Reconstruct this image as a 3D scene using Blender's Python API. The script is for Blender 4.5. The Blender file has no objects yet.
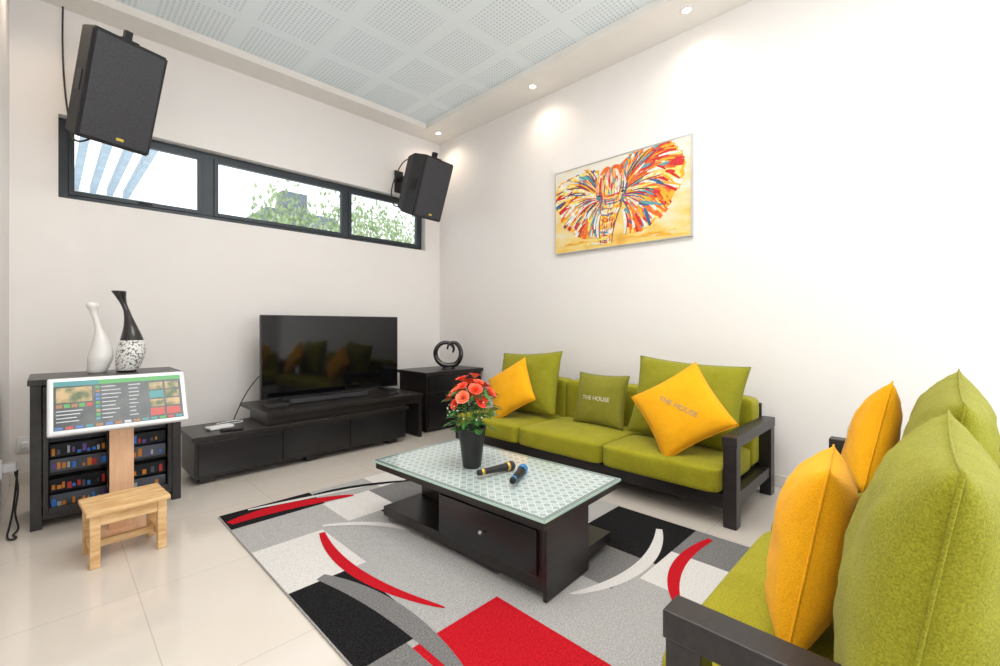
import bpy, bmesh, math, random
from mathutils import Vector, Matrix, noise
random.seed(7)
S=bpy.context.scene
COL=S.collection
# ---------------------------------------------------------------- materials
def newmat(name):
    m=bpy.data.materials.new(name); m.use_nodes=True
    nt=m.node_tree; b=nt.nodes['Principled BSDF']; return m,nt,b
def M(name,color,rough=.5,metal=0.,bump=None,var=.06,vscale=6.,coat=0.,spec=None,color2=None,stretch=None,emit=None):
    m,nt,b=newmat(name)
    N=nt.nodes;L=nt.links
    tc=N.new('ShaderNodeTexCoord')
    mp=N.new('ShaderNodeMapping'); L.new(tc.outputs['Object'],mp.inputs[0])
    if stretch: mp.inputs['Scale'].default_value=stretch
    no=N.new('ShaderNodeTexNoise'); no.inputs['Scale'].default_value=vscale; no.inputs['Detail'].default_value=4
    L.new(mp.outputs[0],no.inputs['Vector'])
    rp=N.new('ShaderNodeValToRGB')
    c=color
    if color2 is None:
        c1=tuple(max(0,x*(1-var)) for x in c)+(1,); c2=tuple(min(1,x*(1+var)) for x in c)+(1,)
    else: c1=tuple(c)+(1,); c2=tuple(color2)+(1,)
    rp.color_ramp.elements[0].position=.35; rp.color_ramp.elements[1].position=.65
    rp.color_ramp.elements[0].color=c1; rp.color_ramp.elements[1].color=c2
    L.new(no.outputs['Fac'],rp.inputs[0]); L.new(rp.outputs[0],b.inputs['Base Color'])
    b.inputs['Roughness'].default_value=rough; b.inputs['Metallic'].default_value=metal
    if coat: b.inputs['Coat Weight'].default_value=coat; b.inputs['Coat Roughness'].default_value=.08
    if spec is not None: b.inputs['Specular IOR Level'].default_value=spec
    if bump:
        n2=N.new('ShaderNodeTexNoise'); n2.inputs['Scale'].default_value=bump[0]; n2.inputs['Detail'].default_value=3
        L.new(mp.outputs[0],n2.inputs['Vector'])
        bp=N.new('ShaderNodeBump'); bp.inputs['Strength'].default_value=bump[1]; bp.inputs['Distance'].default_value=.01
        L.new(n2.outputs['Fac'],bp.inputs['Height']); L.new(bp.outputs[0],b.inputs['Normal'])
    if emit:
        b.inputs['Emission Color'].default_value=tuple(color)+(1,); b.inputs['Emission Strength'].default_value=emit
    return m
def mathn(nt,op,a,b=None,c=None):
    n=nt.nodes.new('ShaderNodeMath'); n.operation=op
    for i,v in enumerate((a,b,c)):
        if v is None: continue
        if isinstance(v,(int,float)): n.inputs[i].default_value=v
        else: nt.links.new(v,n.inputs[i])
    return n.outputs[0]
def fabric(name,c1,c2,scale=260):
    m,nt,b=newmat(name);N=nt.nodes;L=nt.links
    tc=N.new('ShaderNodeTexCoord')
    n1=N.new('ShaderNodeTexNoise'); n1.inputs['Scale'].default_value=scale; n1.inputs['Detail'].default_value=2
    L.new(tc.outputs['Object'],n1.inputs['Vector'])
    n0=N.new('ShaderNodeTexNoise'); n0.inputs['Scale'].default_value=7; n0.inputs['Detail'].default_value=4
    L.new(tc.outputs['Object'],n0.inputs['Vector'])
    mx=mathn(nt,'MULTIPLY_ADD',n0.outputs['Fac'],.25,mathn(nt,'MULTIPLY',n1.outputs['Fac'],.75))
    rp=N.new('ShaderNodeValToRGB'); rp.color_ramp.elements[0].position=.36; rp.color_ramp.elements[1].position=.64
    rp.color_ramp.elements[0].color=tuple(c1)+(1,); rp.color_ramp.elements[1].color=tuple(c2)+(1,)
    L.new(mx,rp.inputs[0]); L.new(rp.outputs[0],b.inputs['Base Color'])
    b.inputs['Roughness'].default_value=.9; b.inputs['Specular IOR Level'].default_value=.2
    b.inputs['Sheen Weight'].default_value=.08
    h=mathn(nt,'ADD',mathn(nt,'MULTIPLY',n1.outputs['Fac'],.22),mathn(nt,'MULTIPLY',n0.outputs['Fac'],1.4))
    bp=N.new('ShaderNodeBump'); bp.inputs['Strength'].default_value=.5; bp.inputs['Distance'].default_value=.012
    L.new(h,bp.inputs['Height']); L.new(bp.outputs[0],b.inputs['Normal'])
    return m
def glassmat(name,tint=(1,1,1)):
    m=bpy.data.materials.new(name); m.use_nodes=True; nt=m.node_tree
    for n in list(nt.nodes): nt.nodes.remove(n)
    o=nt.nodes.new('ShaderNodeOutputMaterial'); t=nt.nodes.new('ShaderNodeBsdfTransparent'); g=nt.nodes.new('ShaderNodeBsdfGlossy')
    t.inputs[0].default_value=tuple(tint)+(1,); g.inputs['Roughness'].default_value=.02
    lw=nt.nodes.new('ShaderNodeLayerWeight'); lw.inputs[0].default_value=.12
    mx=nt.nodes.new('ShaderNodeMixShader'); nt.links.new(lw.outputs['Fresnel'],mx.inputs[0])
    nt.links.new(t.outputs[0],mx.inputs[1]); nt.links.new(g.outputs[0],mx.inputs[2]); nt.links.new(mx.outputs[0],o.inputs[0])
    return m

WALL=M('wall_paint',(.87,.845,.825),.55,bump=(120,.03),var=.005)
REVEAL=M('soffit_paint',(.87,.84,.80),.6,var=.01)
BLACKWOOD=M('espresso_wood',(.010,.008,.008),.34,color2=(.018,.015,.014),vscale=5,stretch=(1,8,8),bump=(60,.05))
BLACKGLOSS=M('black_lacquer',(.009,.009,.010),.24,var=.1)
SOFAWOOD=M('sofa_dark_wood',(.012,.010,.011),.38,color2=(.022,.018,.019),vscale=7,stretch=(1,6,6),bump=(50,.06))
BLKPLASTIC=M('black_plastic',(.015,.015,.017),.4,var=.1)
SPK=M('speaker_textured_paint',(.016,.016,.019),.6,var=.1,bump=(250,.3))
BLKMETAL=M('black_metal',(.02,.02,.022),.45,metal=.6,var=.1)
GREEN=fabric('green_upholstery',(.25,.235,.008),(.41,.385,.022))
GREENP=fabric('green_cushion_fabric',(.205,.205,.010),(.345,.335,.024))
OLIVE=fabric('olive_pillow_fabric',(.19,.185,.018),(.29,.28,.035))
YELLOW=fabric('yellow_pillow_fabric',(.80,.35,.004),(.95,.47,.010))
PINE=M('pine_wood',(.62,.36,.15),.5,color2=(.82,.58,.30),vscale=9,stretch=(1,5,5))
PLY=M('beech_plank',(.72,.43,.25),.45,color2=(.80,.52,.33),vscale=6,stretch=(6,1,1))
WHITEP=M('white_plastic',(.85,.86,.87),.35,var=.02)
PALEF=M('silver_grey_plastic',(.66,.69,.71),.3,var=.02,metal=.15)
WHITECER=M('white_ceramic',(.85,.84,.82),.18,var=.02,coat=.4)
BLKCER=M('black_ceramic',(.012,.012,.013),.12,var=.1,coat=.5)
FRAMEM=M('window_aluminium',(.045,.055,.065),.4,metal=.3,var=.05)
GLASS=glassmat('window_glass'); CABGLASS=glassmat('cabinet_glass',(.8,.83,.86))
SILVER=M('silver_trim',(.6,.6,.6),.3,metal=.8,var=.05)
LAMP=M('downlight_glow',(1.,.86,.66),.5,var=0,emit=14)
# ---------------------------------------------------------------- helpers
def link(o,parent=None):
    COL.objects.link(o)
    if parent is not None: o.parent=parent
    return o
def root(name,loc=(0,0,0),rz=0.):
    e=bpy.data.objects.new(name,None); e.location=loc; e.rotation_euler=(0,0,rz); e.empty_display_size=.1
    return link(e)
def fin(bm,name,mats,parent=None,smooth=False,mat4=None):
    me=bpy.data.meshes.new(name); bm.normal_update(); bm.to_mesh(me); bm.free()
    if not isinstance(mats,(list,tuple)): mats=[mats]
    for m in mats: me.materials.append(m)
    if smooth:
        for p in me.polygons: p.use_smooth=True
    o=bpy.data.objects.new(name,me)
    link(o,parent)
    if mat4 is not None: o.matrix_basis=mat4
    return o
def addbox(bm,x0,x1,y0,y1,z0,z1,mi=0,bev=0.,seg=2):
    r=bmesh.ops.create_cube(bm,size=1.)
    vs=r['verts']
    for v in vs: v.co=Vector((x0+(v.co.x+.5)*(x1-x0),y0+(v.co.y+.5)*(y1-y0),z0+(v.co.z+.5)*(z1-z0)))
    es=set();fs=set()
    for v in vs:
        es.update(v.link_edges); fs.update(v.link_faces)
    for f in fs: f.material_index=mi
    if bev>0:
        r2=bmesh.ops.bevel(bm,geom=list(es),offset=bev,segments=seg,profile=.6,affect='EDGES',clamp_overlap=True)
        for f in r2['faces']: f.material_index=mi
def box(name,x0,x1,y0,y1,z0,z1,mat,parent=None,bev=.003,seg=2,smooth=False):
    bm=bmesh.new(); addbox(bm,x0,x1,y0,y1,z0,z1,0,bev,seg); return fin(bm,name,mat,parent,smooth)
def boxes(name,lst,mat,parent=None,bev=.003):
    bm=bmesh.new()
    for b in lst: addbox(bm,*b[:6],mi=(b[6] if len(b)>6 else 0),bev=bev)
    return fin(bm,name,mat,parent)
def paneY(name,x0,x1,y,z0,z1,mat,parent):
    bm=bmesh.new(); bm.faces.new([bm.verts.new(c) for c in ((x0,y,z0),(x1,y,z0),(x1,y,z1),(x0,y,z1))]); return fin(bm,name,mat,parent)
def lathe(name,prof,mat,parent=None,loc=(0,0,0),seg=36,off=None,matfn=None,mat4=None):
    bm=bmesh.new(); rings=[]
    for r,z in prof:
        ox,oy=(off(z) if off else (0,0))
        if r<1e-5: rings.append([bm.verts.new((ox,oy,z))])
        else: rings.append([bm.verts.new((ox+r*math.cos(2*math.pi*i/seg),oy+r*math.sin(2*math.pi*i/seg),z)) for i in range(seg)])
    for k in range(len(rings)-1):
        a,b=rings[k],rings[k+1]
        for i in range(seg):
            j=(i+1)%seg
            if len(a)==1 and len(b)==1: continue
            if len(a)==1: f=bm.faces.new((a[0],b[j],b[i]))
            elif len(b)==1: f=bm.faces.new((a[i],a[j],b[0]))
            else: f=bm.faces.new((a[i],a[j],b[j],b[i]))
            if matfn: f.material_index=matfn((prof[k][1]+prof[k+1][1])/2)
    bmesh.ops.recalc_face_normals(bm,faces=bm.faces)
    o=fin(bm,name,mat,parent,True,mat4)
    if mat4 is None: o.location=loc
    return o
def tube(name,pts,r,mat,parent=None,cyclic=False,kind='NURBS',res=6):
    cu=bpy.data.curves.new(name,'CURVE'); cu.dimensions='3D'; cu.bevel_depth=r; cu.bevel_resolution=4; cu.resolution_u=res
    sp=cu.splines.new(kind); sp.points.add(len(pts)-1)
    for i,p in enumerate(pts):
        sp.points[i].co=(p[0],p[1],p[2],1)
        if len(p)>3: sp.points[i].radius=p[3]
    if kind=='NURBS': sp.order_u=4; sp.use_endpoint_u=True
    sp.use_cyclic_u=cyclic
    cu.materials.append(mat); cu.use_fill_caps=True
    o=bpy.data.objects.new(name,cu); return link(o,parent)
def pz(u,v,t): return t/2*(max(0,(1-abs(u)**2.6))*max(0,(1-abs(v)**2.6)))**.5
def pillow(name,w,h,t,mat,center,nh,tilt=0.,roll=0.,seed=0,text=None,tmat=None,wr=.012):
    N=30; bm=bmesh.new()
    def wrk(u,v,s):
        n=noise.noise(Vector((u*2.2+seed*3.1,v*2.2,seed*7.7+s)))+.5*noise.noise(Vector((u*5+seed,v*5,s*3.)))
        c=0
        for cu_,cv in ((1,1),(-1,1),(1,-1),(-1,-1)):
            du,dv=cu_-u,cv-v; d=math.hypot(du,dv)
            c+=.35*math.sin(math.atan2(dv,du)*14+seed)*math.exp(-((d-.45)/.3)**2)
        return n+c
    def vert(i,j,s):
        u=-1+2*i/N; v=-1+2*j/N
        X=w/2*u*(1-.075*(1-v*v)*u*u); Y=h/2*v*(1-.075*(1-u*u)*v*v)
        k=(1-u**4)*(1-v**4)
        return bm.verts.new((X,Y,s*(pz(u,v,t)+k*wr*wrk(u,v,s))))
    for s in (1,-1):
        g=[[vert(i,j,s) for j in range(N+1)] for i in range(N+1)]
        for i in range(N):
            for j in range(N):
                q=(g[i][j],g[i+1][j],g[i+1][j+1],g[i][j+1])
                bm.faces.new(q if s==1 else q[::-1])
    bmesh.ops.remove_doubles(bm,verts=bm.verts,dist=.0006)
    n=Vector(nh).normalized(); zu=Vector((0,0,1))
    up=(-n*math.sin(tilt)+zu*math.cos(tilt)); nn=(n*math.cos(tilt)+zu*math.sin(tilt)); rt=up.cross(nn)
    R=Matrix((rt,up,nn)).transposed().to_4x4()
    mt=Matrix.Translation(center)@R@Matrix.Rotation(roll,4,'Z')
    o=fin(bm,name,mat,None,True,mt)
    pts=[]
    for k in range(4):
        for i in range(12):
            a=-1+2*i/12.
            u,v=[(a,-1),(1,a),(-a,1),(-1,-a)][k]
            pts.append((w/2*u*(1-.075*(1-v*v)*u*u),h/2*v*(1-.075*(1-u*u)*v*v),0))
    tube('piping',pts,.003,mat,o,True,'POLY')
    if text:
        tc=bpy.data.curves.new('t','FONT'); tc.body=text; tc.size=w*.10; tc.align_x='CENTER'; tc.align_y='CENTER'; tc.extrude=.0
        to=bpy.data.objects.new('t',tc); COL.objects.link(to)
        bpy.context.view_layer.update()
        me=bpy.data.meshes.new_from_object(to.evaluated_get(bpy.context.evaluated_depsgraph_get()))
        bpy.data.objects.remove(to)
        bt=bmesh.new(); bt.from_mesh(me)
        bmesh.ops.triangulate(bt,faces=bt.faces)
        bmesh.ops.subdivide_edges(bt,edges=bt.edges,cuts=1)
        for v in bt.verts:
            x,y=v.co.x,v.co.y
            if abs(roll)>.3: x,y=x*math.cos(-roll-.35)-y*math.sin(-roll-.35),x*math.sin(-roll-.35)+y*math.cos(-roll-.35)
            u_,v_=x/(w/2),y/(h/2)
            k=(1-u_**4)*(1-v_**4)
            v.co=(x,y,pz(u_,v_,t)+.004+k*wr*wrk(u_,v_,1))
        fin(bt,'printed_lettering',tmat,o)
    return o
# ---------------------------------------------------------------- room shell
XL,XR,YB,YF,ZC=-.21,3.82,4.95,-2.2,3.72
m,nt,b=newmat('floor_tiles'); N=nt.nodes;L=nt.links
tc=N.new('ShaderNodeTexCoord'); sx=N.new('ShaderNodeSeparateXYZ'); L.new(tc.outputs['Object'],sx.inputs[0])
def edge(o,off): 
    f=mathn(nt,'FRACT',mathn(nt,'MULTIPLY_ADD',o,1/.8,off)); 
    return mathn(nt,'LESS_THAN',mathn(nt,'ABSOLUTE',mathn(nt,'SUBTRACT',f,.5)),.0025)
g=mathn(nt,'MAXIMUM',edge(sx.outputs[0],.15),edge(sx.outputs[1],.3))
no=N.new('ShaderNodeTexNoise'); no.inputs['Scale'].default_value=1.5; no.inputs['Detail'].default_value=5; L.new(tc.outputs['Object'],no.inputs['Vector'])
rp=N.new('ShaderNodeValToRGB'); rp.color_ramp.elements[0].position=.3; rp.color_ramp.elements[1].position=.7
rp.color_ramp.elements[0].color=(.66,.61,.55,1); rp.color_ramp.elements[1].color=(.70,.65,.59,1); L.new(no.outputs['Fac'],rp.inputs[0])
mx=N.new('ShaderNodeMix'); mx.data_type='RGBA'; L.new(g,mx.inputs['Factor']); L.new(rp.outputs[0],mx.inputs['A']); mx.inputs['B'].default_value=(.53,.49,.43,1)
L.new(mx.outputs['Result'],b.inputs['Base Color']); b.inputs['Roughness'].default_value=.10; b.inputs['Specular IOR Level'].default_value=.65
FLOORM=m
box('floor',XL-.2,XR+.2,YF-.2,YB+.25,-.1,0,FLOORM,bev=0)
box('wall_left',XL-.2,XL,YF,YB,0,ZC+.3,WALL,bev=0)
box('wall_right',XR,XR+.2,YF,YB,0,ZC+.3,WALL,bev=0)
WX0,WX1,WZ0,WZ1=.05,3.58,2.22,2.88
boxes('wall_back',[(XL-.2,WX0,YB,YB+.22,0,ZC+.3),(WX1,XR+.2,YB,YB+.22,0,ZC+.3),(WX0,WX1,YB,YB+.22,0,WZ0),(WX0,WX1,YB,YB+.22,WZ1,ZC+.3)],WALL,bev=0)
boxes('wall_front',[(XL-.2,.3,YF-.2,YF,0,ZC+.3),(3.4,XR+.2,YF-.2,YF,0,ZC+.3),(.3,3.4,YF-.2,YF,2.6,ZC+.3)],WALL,bev=0)
dr=root('door_1',(0,YF-.1,0))
boxes('sliding_frame',[(.3,.36,-.03,.03,0,2.6),(3.34,3.4,-.03,.03,0,2.6),(.36,3.34,-.03,.03,2.54,2.6),(1.82,1.88,-.03,.03,0,2.54),(.36,3.34,-.03,.03,0,.05)],FRAMEM,dr)
TX0,TX1,TY0,TY1,TZ=.15,3.38,-1.9,4.66,ZC+.07
boxes('trim_soffit',[(XL,TX0,YF,YB,ZC,ZC+.3),(TX1,XR,YF,YB,ZC,ZC+.3),(TX0,TX1,TY1,YB,ZC,ZC+.3),(TX0,TX1,YF,TY0,ZC,ZC+.3)],REVEAL,bev=0)
m,nt,b=newmat('perforated_ceiling'); N=nt.nodes;L=nt.links
tc=N.new('ShaderNodeTexCoord'); sx=N.new('ShaderNodeSeparateXYZ'); L.new(tc.outputs['Object'],sx.inputs[0])
def fr(o,p,off=0.): return mathn(nt,'ABSOLUTE',mathn(nt,'SUBTRACT',mathn(nt,'FRACT',mathn(nt,'MULTIPLY_ADD',o,1/p,off)),.5))
bx=mathn(nt,'LESS_THAN',fr(sx.outputs[0],.62,.1),.41); by=mathn(nt,'LESS_THAN',fr(sx.outputs[1],.62,.3),.41)
dx=fr(sx.outputs[0],.036); dy=fr(sx.outputs[1],.036)
dd=mathn(nt,'SQRT',mathn(nt,'ADD',mathn(nt,'MULTIPLY',dx,dx),mathn(nt,'MULTIPLY',dy,dy)))
dot=mathn(nt,'LESS_THAN',dd,.27)
msk=mathn(nt,'MULTIPLY',mathn(nt,'MULTIPLY',bx,by),dot)
mx=N.new('ShaderNodeMix'); mx.data_type='RGBA'; L.new(msk,mx.inputs['Factor']); mx.inputs['A'].default_value=(.84,.925,.97,1); mx.inputs['B'].default_value=(.60,.68,.74,1)  # blue tint of reflected window daylight put into the ceiling colours
L.new(mx.outputs['Result'],b.inputs['Base Color']); b.inputs['Roughness'].default_value=.5
box('ceiling',TX0,TX1,TY0,TY1,TZ,TZ+.1,m,bev=0)
box('baseboard_right',XR-.012,XR,YF,YB,0,.09,M('skirting',(.78,.74,.69),.3,var=.02),bev=.002)
box('baseboard_back',XL,XR-.012,YB-.012,YB,0,.09,bpy.data.materials['skirting'],bev=.002)
for i,(x,y,en) in enumerate([(3.57,4.65,16),(3.57,3.04,15),(3.57,1.43,11),(3.57,-.18,4),(0,4.3,22),(0,2.7,18),(0,1.1,8),(0,-.5,5)]):
    d=root('recessed_downlight',(x,y,ZC))
    lathe('rim',[(.032,-.004),(.045,-.004),(.048,0),(.032,0),(.032,-.004)],WHITEP,d)
    lathe('lens',[(0,-.0025),(.031,-.0025)],LAMP,d)
    l=bpy.data.lights.new('spot','SPOT'); l.energy=en; l.spot_size=math.radians(150); l.spot_blend=1.; l.color=(1,.82,.64); l.shadow_soft_size=.05
    lo=bpy.data.objects.new('bulb',l); lo.location=(0,0,-.02); link(lo,d)
l=bpy.data.lights.new('added_fill','AREA'); l.shape='RECTANGLE'; l.size=2.2; l.size_y=2.2; l.energy=86; l.color=(1,.955,.91)
lo=bpy.data.objects.new('unseen_ceiling_fill',l); lo.location=(1.3,1.05,TZ-.02); link(lo)  # broad fill light added above the view, not an actual fixture
l=bpy.data.lights.new('daylight','AREA'); l.shape='RECTANGLE'; l.size=3; l.size_y=2.5; l.energy=78; l.color=(.94,.97,1)
lo=bpy.data.objects.new('doorway_daylight',l); lo.location=(1.85,YF-.25,1.3); lo.rotation_euler=(math.radians(90),0,0); link(lo)
w=bpy.data.worlds.new('World'); S.world=w; w.use_nodes=True
w.node_tree.nodes['Background'].inputs[0].default_value=(.92,.97,1,1); w.node_tree.nodes['Background'].inputs[1].default_value=1.6
# window
win=root('window_1',(0,YB+.12,0))
fy0,fy1=-.03,.03
boxes('frame',[(WX0,WX0+.06,fy0,fy1,WZ0,WZ1),(WX1-.06,WX1,fy0,fy1,WZ0,WZ1),(WX0+.06,WX1-.06,fy0,fy1,WZ0,WZ0+.05),(WX0+.06,WX1-.06,fy0,fy1,WZ1-.05,WZ1),
 (1.03,1.13,fy0,fy1,WZ0+.05,WZ1-.05),(2.46,2.52,fy0,fy1,WZ0+.05,WZ1-.05)],FRAMEM,win)
for a,b_ in ((WX0+.06,1.03),(1.13,2.46),(2.52,WX1-.06)):
    boxes('sash',[(a,a+.035,-.045,.0,WZ0+.05,WZ1-.05),(b_-.035,b_,-.045,0,WZ0+.05,WZ1-.05),(a+.035,b_-.035,-.045,0,WZ0+.05,WZ0+.085),(a+.035,b_-.035,-.045,0,WZ1-.085,WZ1-.05)],FRAMEM,win)
    paneY('pane',a+.03,b_-.03,-.02,WZ0+.08,WZ1-.08,GLASS,win)
boxes('handle',[(.55,.65,-.06,-.045,WZ0+.06,WZ0+.08)],BLKMETAL,win)
# exterior
ex=root('pergola',(0,0,0))
bm=bmesh.new()
for i in range(9): addbox(bm,-.75+i*.2,-.68+i*.2,5.6,9.6,3.3,3.42,0)
addbox(bm,-.8,1.3,9.5,9.62,0,3.3,1); addbox(bm,-.8,1.0,5.55,5.62,3.15,3.3,1)
fin(bm,'slats',[M('pergola_slat',(.40,.50,.58),.5,var=.1),M('pergola_post',(.65,.70,.74),.5,var=.05)],ex)
ho=root('neighbour_house')
boxes('walls',[(-4,16,14,15,0,4.0)],M('render_wall',(.85,.85,.84),.7,var=.03),ho)
boxes('roof',[(4.2,6.2,13.2,15.4,4.25,4.5),(4.7,5.4,13.4,13.9,4.5,5.1)],M('roof_grey',(.20,.23,.26),.5,var=.1),ho)
LEAF=M('tree_leaf',(.26,.36,.17),.6,color2=(.50,.60,.36),vscale=3)
for (tx,ty,rr,zz,nn) in ((3.5,9.8,.7,3.25,800),(5.6,10.5,1.0,3.6,1300),(8.2,11,1.4,3.7,1500)):
    tr=root('garden_tree',(tx,ty,0))
    lathe('trunk',[(0,0),(.14,0),(.1,1.5),(.06,3.2),(0,3.4)],M('bark',(.2,.15,.1),.9,bump=(20,.5)),tr,seg=12)
    bm=bmesh.new()
    for i in range(nn):
        a=random.random()*6.28; r=rr*random.random()**.5; z=zz+random.gauss(0,.35)
        c=Vector((r*math.cos(a),r*math.sin(a),z)); R=Matrix.Rotation(random.random()*6,3,'Z')@Matrix.Rotation(random.random()*3,3,'X')
        vs=[bm.verts.new(c+R@Vector(p)) for p in ((0,0,0),(.035,.06,.0),(0,.14,.01),(-.035,.06,0))]
        bm.faces.new(vs)
    fin(bm,'foliage',LEAF,tr)
# ---------------------------------------------------------------- speakers
GR,nt,b=newmat('speaker_grille'); N=nt.nodes;L=nt.links
tc=N.new('ShaderNodeTexCoord'); vo=N.new('ShaderNodeTexVoronoi'); vo.inputs['Scale'].default_value=110; L.new(tc.outputs['Object'],vo.inputs['Vector'])
rp=N.new('ShaderNodeValToRGB'); rp.color_ramp.elements[0].color=(.005,.005,.007,1); rp.color_ramp.elements[1].color=(.040,.041,.050,1); rp.color_ramp.elements[1].position=.5
L.new(vo.outputs['Distance'],rp.inputs[0]); L.new(rp.outputs[0],b.inputs['Base Color']); b.inputs['Roughness'].default_value=.5
GOLD=M('badge_gold',(.7,.5,.1),.4,metal=.5)
def speaker(cx,cy,cz,yaw,pitch,dist,hw=.215,hh=.36,rollz=0.):
    r=root('wall_speaker',(cx,cy,cz),0)
    P=Matrix.Rotation(yaw,4,'Z')@Matrix.Rotation(rollz,4,'Y')@Matrix.Rotation(pitch,4,'X')
    bm=bmesh.new(); hb,d=.15,.42
    pl=[(-hw,0),(hw,0),(hw+.004,.22),(hb,d),(-hb,d),(-hw-.004,.22)]
    lo_=[bm.verts.new((x,y,-hh+(.04 if y>.3 else 0))) for x,y in pl]; hi=[bm.verts.new((x,y,hh-(.04 if y>.3 else 0))) for x,y in pl]
    bm.faces.new(lo_[::-1]); bm.faces.new(hi)
    for i in range(6): bm.faces.new((lo_[i],lo_[(i+1)%6],hi[(i+1)%6],hi[i]))
    bmesh.ops.recalc_face_normals(bm,faces=bm.faces)
    bmesh.ops.bevel(bm,geom=list(bm.edges),offset=.012,segments=3,affect='EDGES')
    fin(bm,'cabinet',SPK,r,mat4=P)
    bm=bmesh.new(); addbox(bm,-hw+.018,hw-.018,-.014,.004,-hh+.022,hh-.022,bev=.008,seg=3); fin(bm,'grille',GR,r,mat4=P)
    bm=bmesh.new(); addbox(bm,.0,.045,-.018,-.012,-hh+.05,-hh+.07,bev=.002); fin(bm,'badge',GOLD,r,mat4=P)
    bm=bmesh.new()
    addbox(bm,-.05,.05,.05,.28,hh+.002,hh+.012,bev=.002); addbox(bm,-.02,.02,.1,.16,hh+.01,hh+.07,bev=.002)
    addbox(bm,-.06,.06,d-.002,d+.03,-.1,.2,bev=.002)
    for s in (-1,1): addbox(bm,s*(hw+.003)-.004,s*(hw+.003)+.004,.06,.16,-.07,.07,bev=.002)
    fin(bm,'yoke',BLKMETAL,r,mat4=P)
    boxes('wall_mount',[(-.06,.06,dist-.02,dist-.002,.12,.40),(-.02,.02,.36,dist-.02,.26,.30),(-.03,.03,.30,.37,.16,.36)],BLKMETAL,r)
    return r
sp=speaker(.375,4.18,2.86,math.radians(13),math.radians(22),.77,hh=.37,rollz=math.radians(2))
tube('cable',[(0,.25,.40),(-.1,.4,.5),(-.18,.5,.3),(-.27,.6,-.1),(-.26,.5,-.32),(-.12,.42,-.2)],.007,BLKPLASTIC,sp)
tube('riser_cable',[(-.30,.70,.84),(-.31,.70,.4),(-.29,.66,.1),(-.26,.60,-.12)],.006,BLKPLASTIC,sp)
sp=speaker(3.155,4.20,2.79,math.radians(4),math.radians(20),.75,hh=.345,rollz=math.radians(1))
tube('cable',[(0,.25,.40),(-.1,.4,.5),(-.18,.5,.3),(-.24,.6,0),(-.2,.5,-.2),(-.12,.4,-.1)],.007,BLKPLASTIC,sp)
# ---------------------------------------------------------------- TV bench, TV
tb=root('tv_bench',(0,0,0))
boxes('lower_carcass',[(.76,2.60,3.94,4.42,.05,.335),(.74,2.62,3.915,4.44,.335,.37)],BLACKWOOD,tb)
boxes('plinth_feet',[(.80,.9,3.98,4.38,0,.05),(1.6,1.7,3.98,4.38,0,.05),(2.42,2.52,3.98,4.38,0,.05)],BLACKWOOD,tb)
boxes('drawer_fronts',[(.78,1.37,3.925,3.94,.075,.32),(1.385,1.97,3.925,3.94,.075,.32),(1.985,2.585,3.925,3.94,.075,.32)],BLACKGLOSS,tb)
boxes('raised_shelf',[(1.27,2.84,3.97,4.72,.44,.475),(1.27,1.31,3.97,4.42,.372,.44),(2.80,2.84,3.99,4.44,0,.44),(1.31,2.8,4.0,4.42,.372,.44)],BLACKWOOD,tb)
tv=root('flatscreen_tv',(2.145,4.56,.476))
box('bezel',-.745,.745,-.01,.03,.02,.83,BLKPLASTIC,tv,bev=.004)
SCR=M('tv_screen',(.004,.004,.005),.06,var=0,spec=.5)
box('screen',-.735,.735,-.014,-.0095,.035,.82,SCR,tv,bev=.001)
box('rear_housing',-.5,.5,.03,.075,.1,.6,BLKPLASTIC,tv,bev=.01)
for s in (-1,1):
    boxes('foot',[(s*.55-.015,s*.55+.015,-.13,.13,0,.012),(s*.55-.012,s*.55+.012,-.012,.025,.01,.06)],BLKPLASTIC,tv)
sb=root('set_top_box',(1.42,4.20,.476)); box('case',-.09,.09,-.06,.06,0,.035,BLKPLASTIC,sb,bev=.006)
sb=root('soundbar',(1.95,4.28,.476)); box('case',-.40,.40,-.04,.04,0,.05,BLKPLASTIC,sb,bev=.012); box('grille',-.38,.38,-.043,-.039,.008,.042,GR,sb,bev=0)
rt=root('wifi_router',(.97,4.15,.371),.2); box('case',-.09,.09,-.05,.05,0,.022,WHITEP,rt,bev=.008)
tube('cord',[(0,.06,.006),(.1,.1,.006),(.2,.05,.006),(.26,.12,.006),(.2,.2,.006),(.05,.16,.006)],.004,WHITEP,rt)
rc=root('remote_control',(1.02,4.0,.371),-.3); box('body',-.08,.08,-.022,.022,0,.02,BLKPLASTIC,rc,bev=.006)
rc=root('remote_control',(2.55,4.1,.476),.5); box('body',-.08,.08,-.022,.022,0,.02,BLKPLASTIC,rc,bev=.006)
tube('tv_power_cable',[(1.40,4.60,.72),(1.30,4.62,.6),(1.22,4.6,.42),(1.15,4.55,.3),(1.1,4.52,.01)],.005,BLKPLASTIC)
# corner cabinet
cc=root('corner_cabinet',(0,0,0))
boxes('carcass',[(2.95,3.78,4.06,4.60,.04,.645),(2.93,3.80,4.04,4.62,.645,.68),(2.98,3.75,4.1,4.55,0,.04)],BLACKWOOD,cc)
boxes('fronts',[(2.97,3.36,4.045,4.06,.06,.44),(3.38,3.76,4.045,4.06,.06,.44),(2.97,3.76,4.045,4.06,.455,.63)],BLACKGLOSS,cc)
hs=root('swirl_sculpture',(3.42,4.26,.68),math.radians(-42))
lathe('base',[(0,0),(.085,0),(.085,.012),(.05,.022),(.03,.03),(0,.032)],BLKCER,hs,seg=28)
pts=[(.05,.012,.195,.45),(.075,.012,.225,.6),(.06,.01,.285,.8),(.0,.0,.325,1.0)]
for i in range(19):
    a=math.radians(118+i*300/18.); R_=.150
    pts.append((R_*math.cos(a)*1.05,-.01*math.sin(i),.185+R_*math.sin(a)*(.98 if a<5 else 1.08),1.0+.35*math.sin(math.pi*i/18)))
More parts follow.
